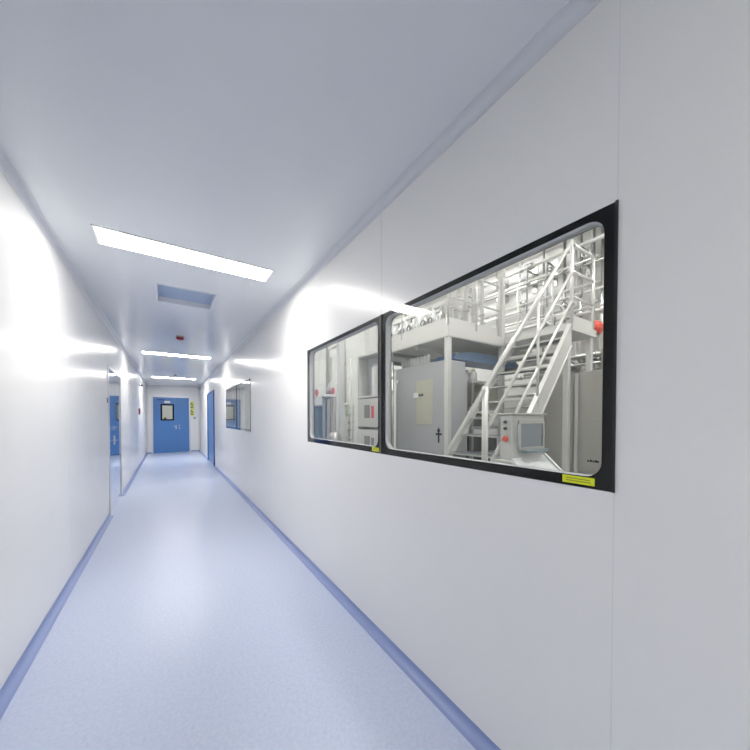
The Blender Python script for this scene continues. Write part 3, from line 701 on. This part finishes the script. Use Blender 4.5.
MB().lathe((2.37, 5.12, 1.81), [(.03, 0), (.05, .02), (.05, .06), (.03, .08)], 16).build('outlet_valve', M['mid'], fh)
for k, (x, y, z) in enumerate(((2.2, 5.26, 1.85), (2.4, 5.02, 1.87))):
    w = MB().torus((x, y, z), .045, .014, 'x', 16, 8).lathe((x, y, z), [(.02, -.03), (.02, .03)], 10, 'x').bar((x, y-.04, z), (x, y+.04, z), .014, .014).bar((x, y, z-.09), (x, y+.001, z+.04), .014, .014)
    w.build('red_handwheel', M['pink'], fh)
for k in range(3):
    an = k*2*PI/3; MB().tube([(2.37+.09*math.cos(an), 5.12+.09*math.sin(an), .15), (2.37+.09*math.cos(an), 5.12+.09*math.sin(an), 0)], .02, 8).build('leg', M['ss'], fh)
t = thing('blue_grey_duct', 'blue grey steel column at left edge of second window', 'column', (2.3, 5.9, 0))
MB().box(2.3, 2.55, 5.72, 5.95, 0, 1.62, .01).build('column_body', M['teal'], t)
MB().box(2.28, 2.57, 5.70, 5.97, 1.62, 1.65, .005).build('top_cap', M['ss'], t)
t = thing('green_container', 'pale green topped container right of the filter columns', 'container', (2.75, 5.15, 0))
MB().lathe((2.78, 5.12, 0), [(.08, 0), (.08, 1.4), (.07, 1.43)], 20).build('body', M['cream'], t)
MB().lathe((2.78, 5.12, 1.43), [(.08, 0), (.08, .17), (.07, .18)], 20).build('band', M['green'], t)
MB().lathe((2.78, 5.12, 1.61), [(.09, 0), (.09, .04), (.04, .06)], 20).build('lid', M['green'], t)
t = thing('tall_white_column', 'tall white square column rising behind the green container', 'column', (3.2, 6.3, 0))
MB().box(3.0, 3.12, 5.95, 6.08, 0, 4.9, .01).build('column_body', M['white'], t)
MB().box(2.96, 3.16, 5.91, 6.12, 0, .02).build('base_plate', M['mid'], t)
t = thing('mixing_vessel', 'squat stainless vessel low between filter columns and cabinet', 'tank', (2.75, 4.75, 0))
MB().lathe((2.33, 4.82, 0), [(.10, .5), (.13, .6), (.13, 1.05), (.10, 1.13), (.04, 1.17)], 26).build('vessel', M['ss'], t)
for k in range(3):
    an = k*2*PI/3; MB().tube([(2.33+.11*math.cos(an), 4.82+.11*math.sin(an), .6), (2.33+.11*math.cos(an), 4.82+.11*math.sin(an), 0)], .016, 8).build('leg', M['ss'], t)
for k, (x, y, z0, z1) in enumerate(((2.7, 5.9, 1.5, 3.6), (2.75, 6.05, 1.2, 3.4), (2.6, 5.6, 1.8, 2.7), (2.9, 5.5, 1.7, 3.2))):
    pipe('thin upright pipe above the filter columns, %s' % ['leftmost', 'second', 'short one', 'rightmost'][k], [(x, y, z0), (x, y, z1), (x+.15, y, z1+.1)], .018, 'cream' if k % 2 else 'ss', 'upright pipes above the filters', [(x, y, (z0+z1)/2)])
t = thing('wall_panel_cabinet', 'pale flat panel partition at back of second window', 'partition', (3.2, 8.6, 0))
MB().box(1.4, 3.1, 8.7, 8.76, 0, 3.4).build('panel', M['pend'], t)
m = MB()
for x in (1.4, 1.95, 2.5, 3.06): m.box(x, x+.04, 8.66, 8.70, 0, 3.4)
m.build('rib', M['cabl'], t)

# ------------------------------------------------------------------ world, camera, view
w = bpy.data.worlds.new('World'); scn.world = w; w.use_nodes = True
w.node_tree.nodes['Background'].inputs[0].default_value = (.8, .85, .9, 1); w.node_tree.nodes['Background'].inputs[1].default_value = .2
cam = bpy.data.cameras.new('Camera'); co = bpy.data.objects.new('Camera', cam); C.objects.link(co)
co.location = (0, 0, 1.4)
co.rotation_euler = (math.radians(90-1.0), 0, math.radians(-33.4))
cam.sensor_width = 36; cam.lens = 316/750*36; cam.shift_x = -.002; cam.shift_y = .0647
cam.clip_start = .02; cam.clip_end = 100
scn.camera = co
scn.view_settings.view_transform = 'Standard'; scn.view_settings.look = 'None'; scn.view_settings.gamma = 1
scn.view_settings.use_curve_mapping = False
scn.view_settings.exposure = 0.0
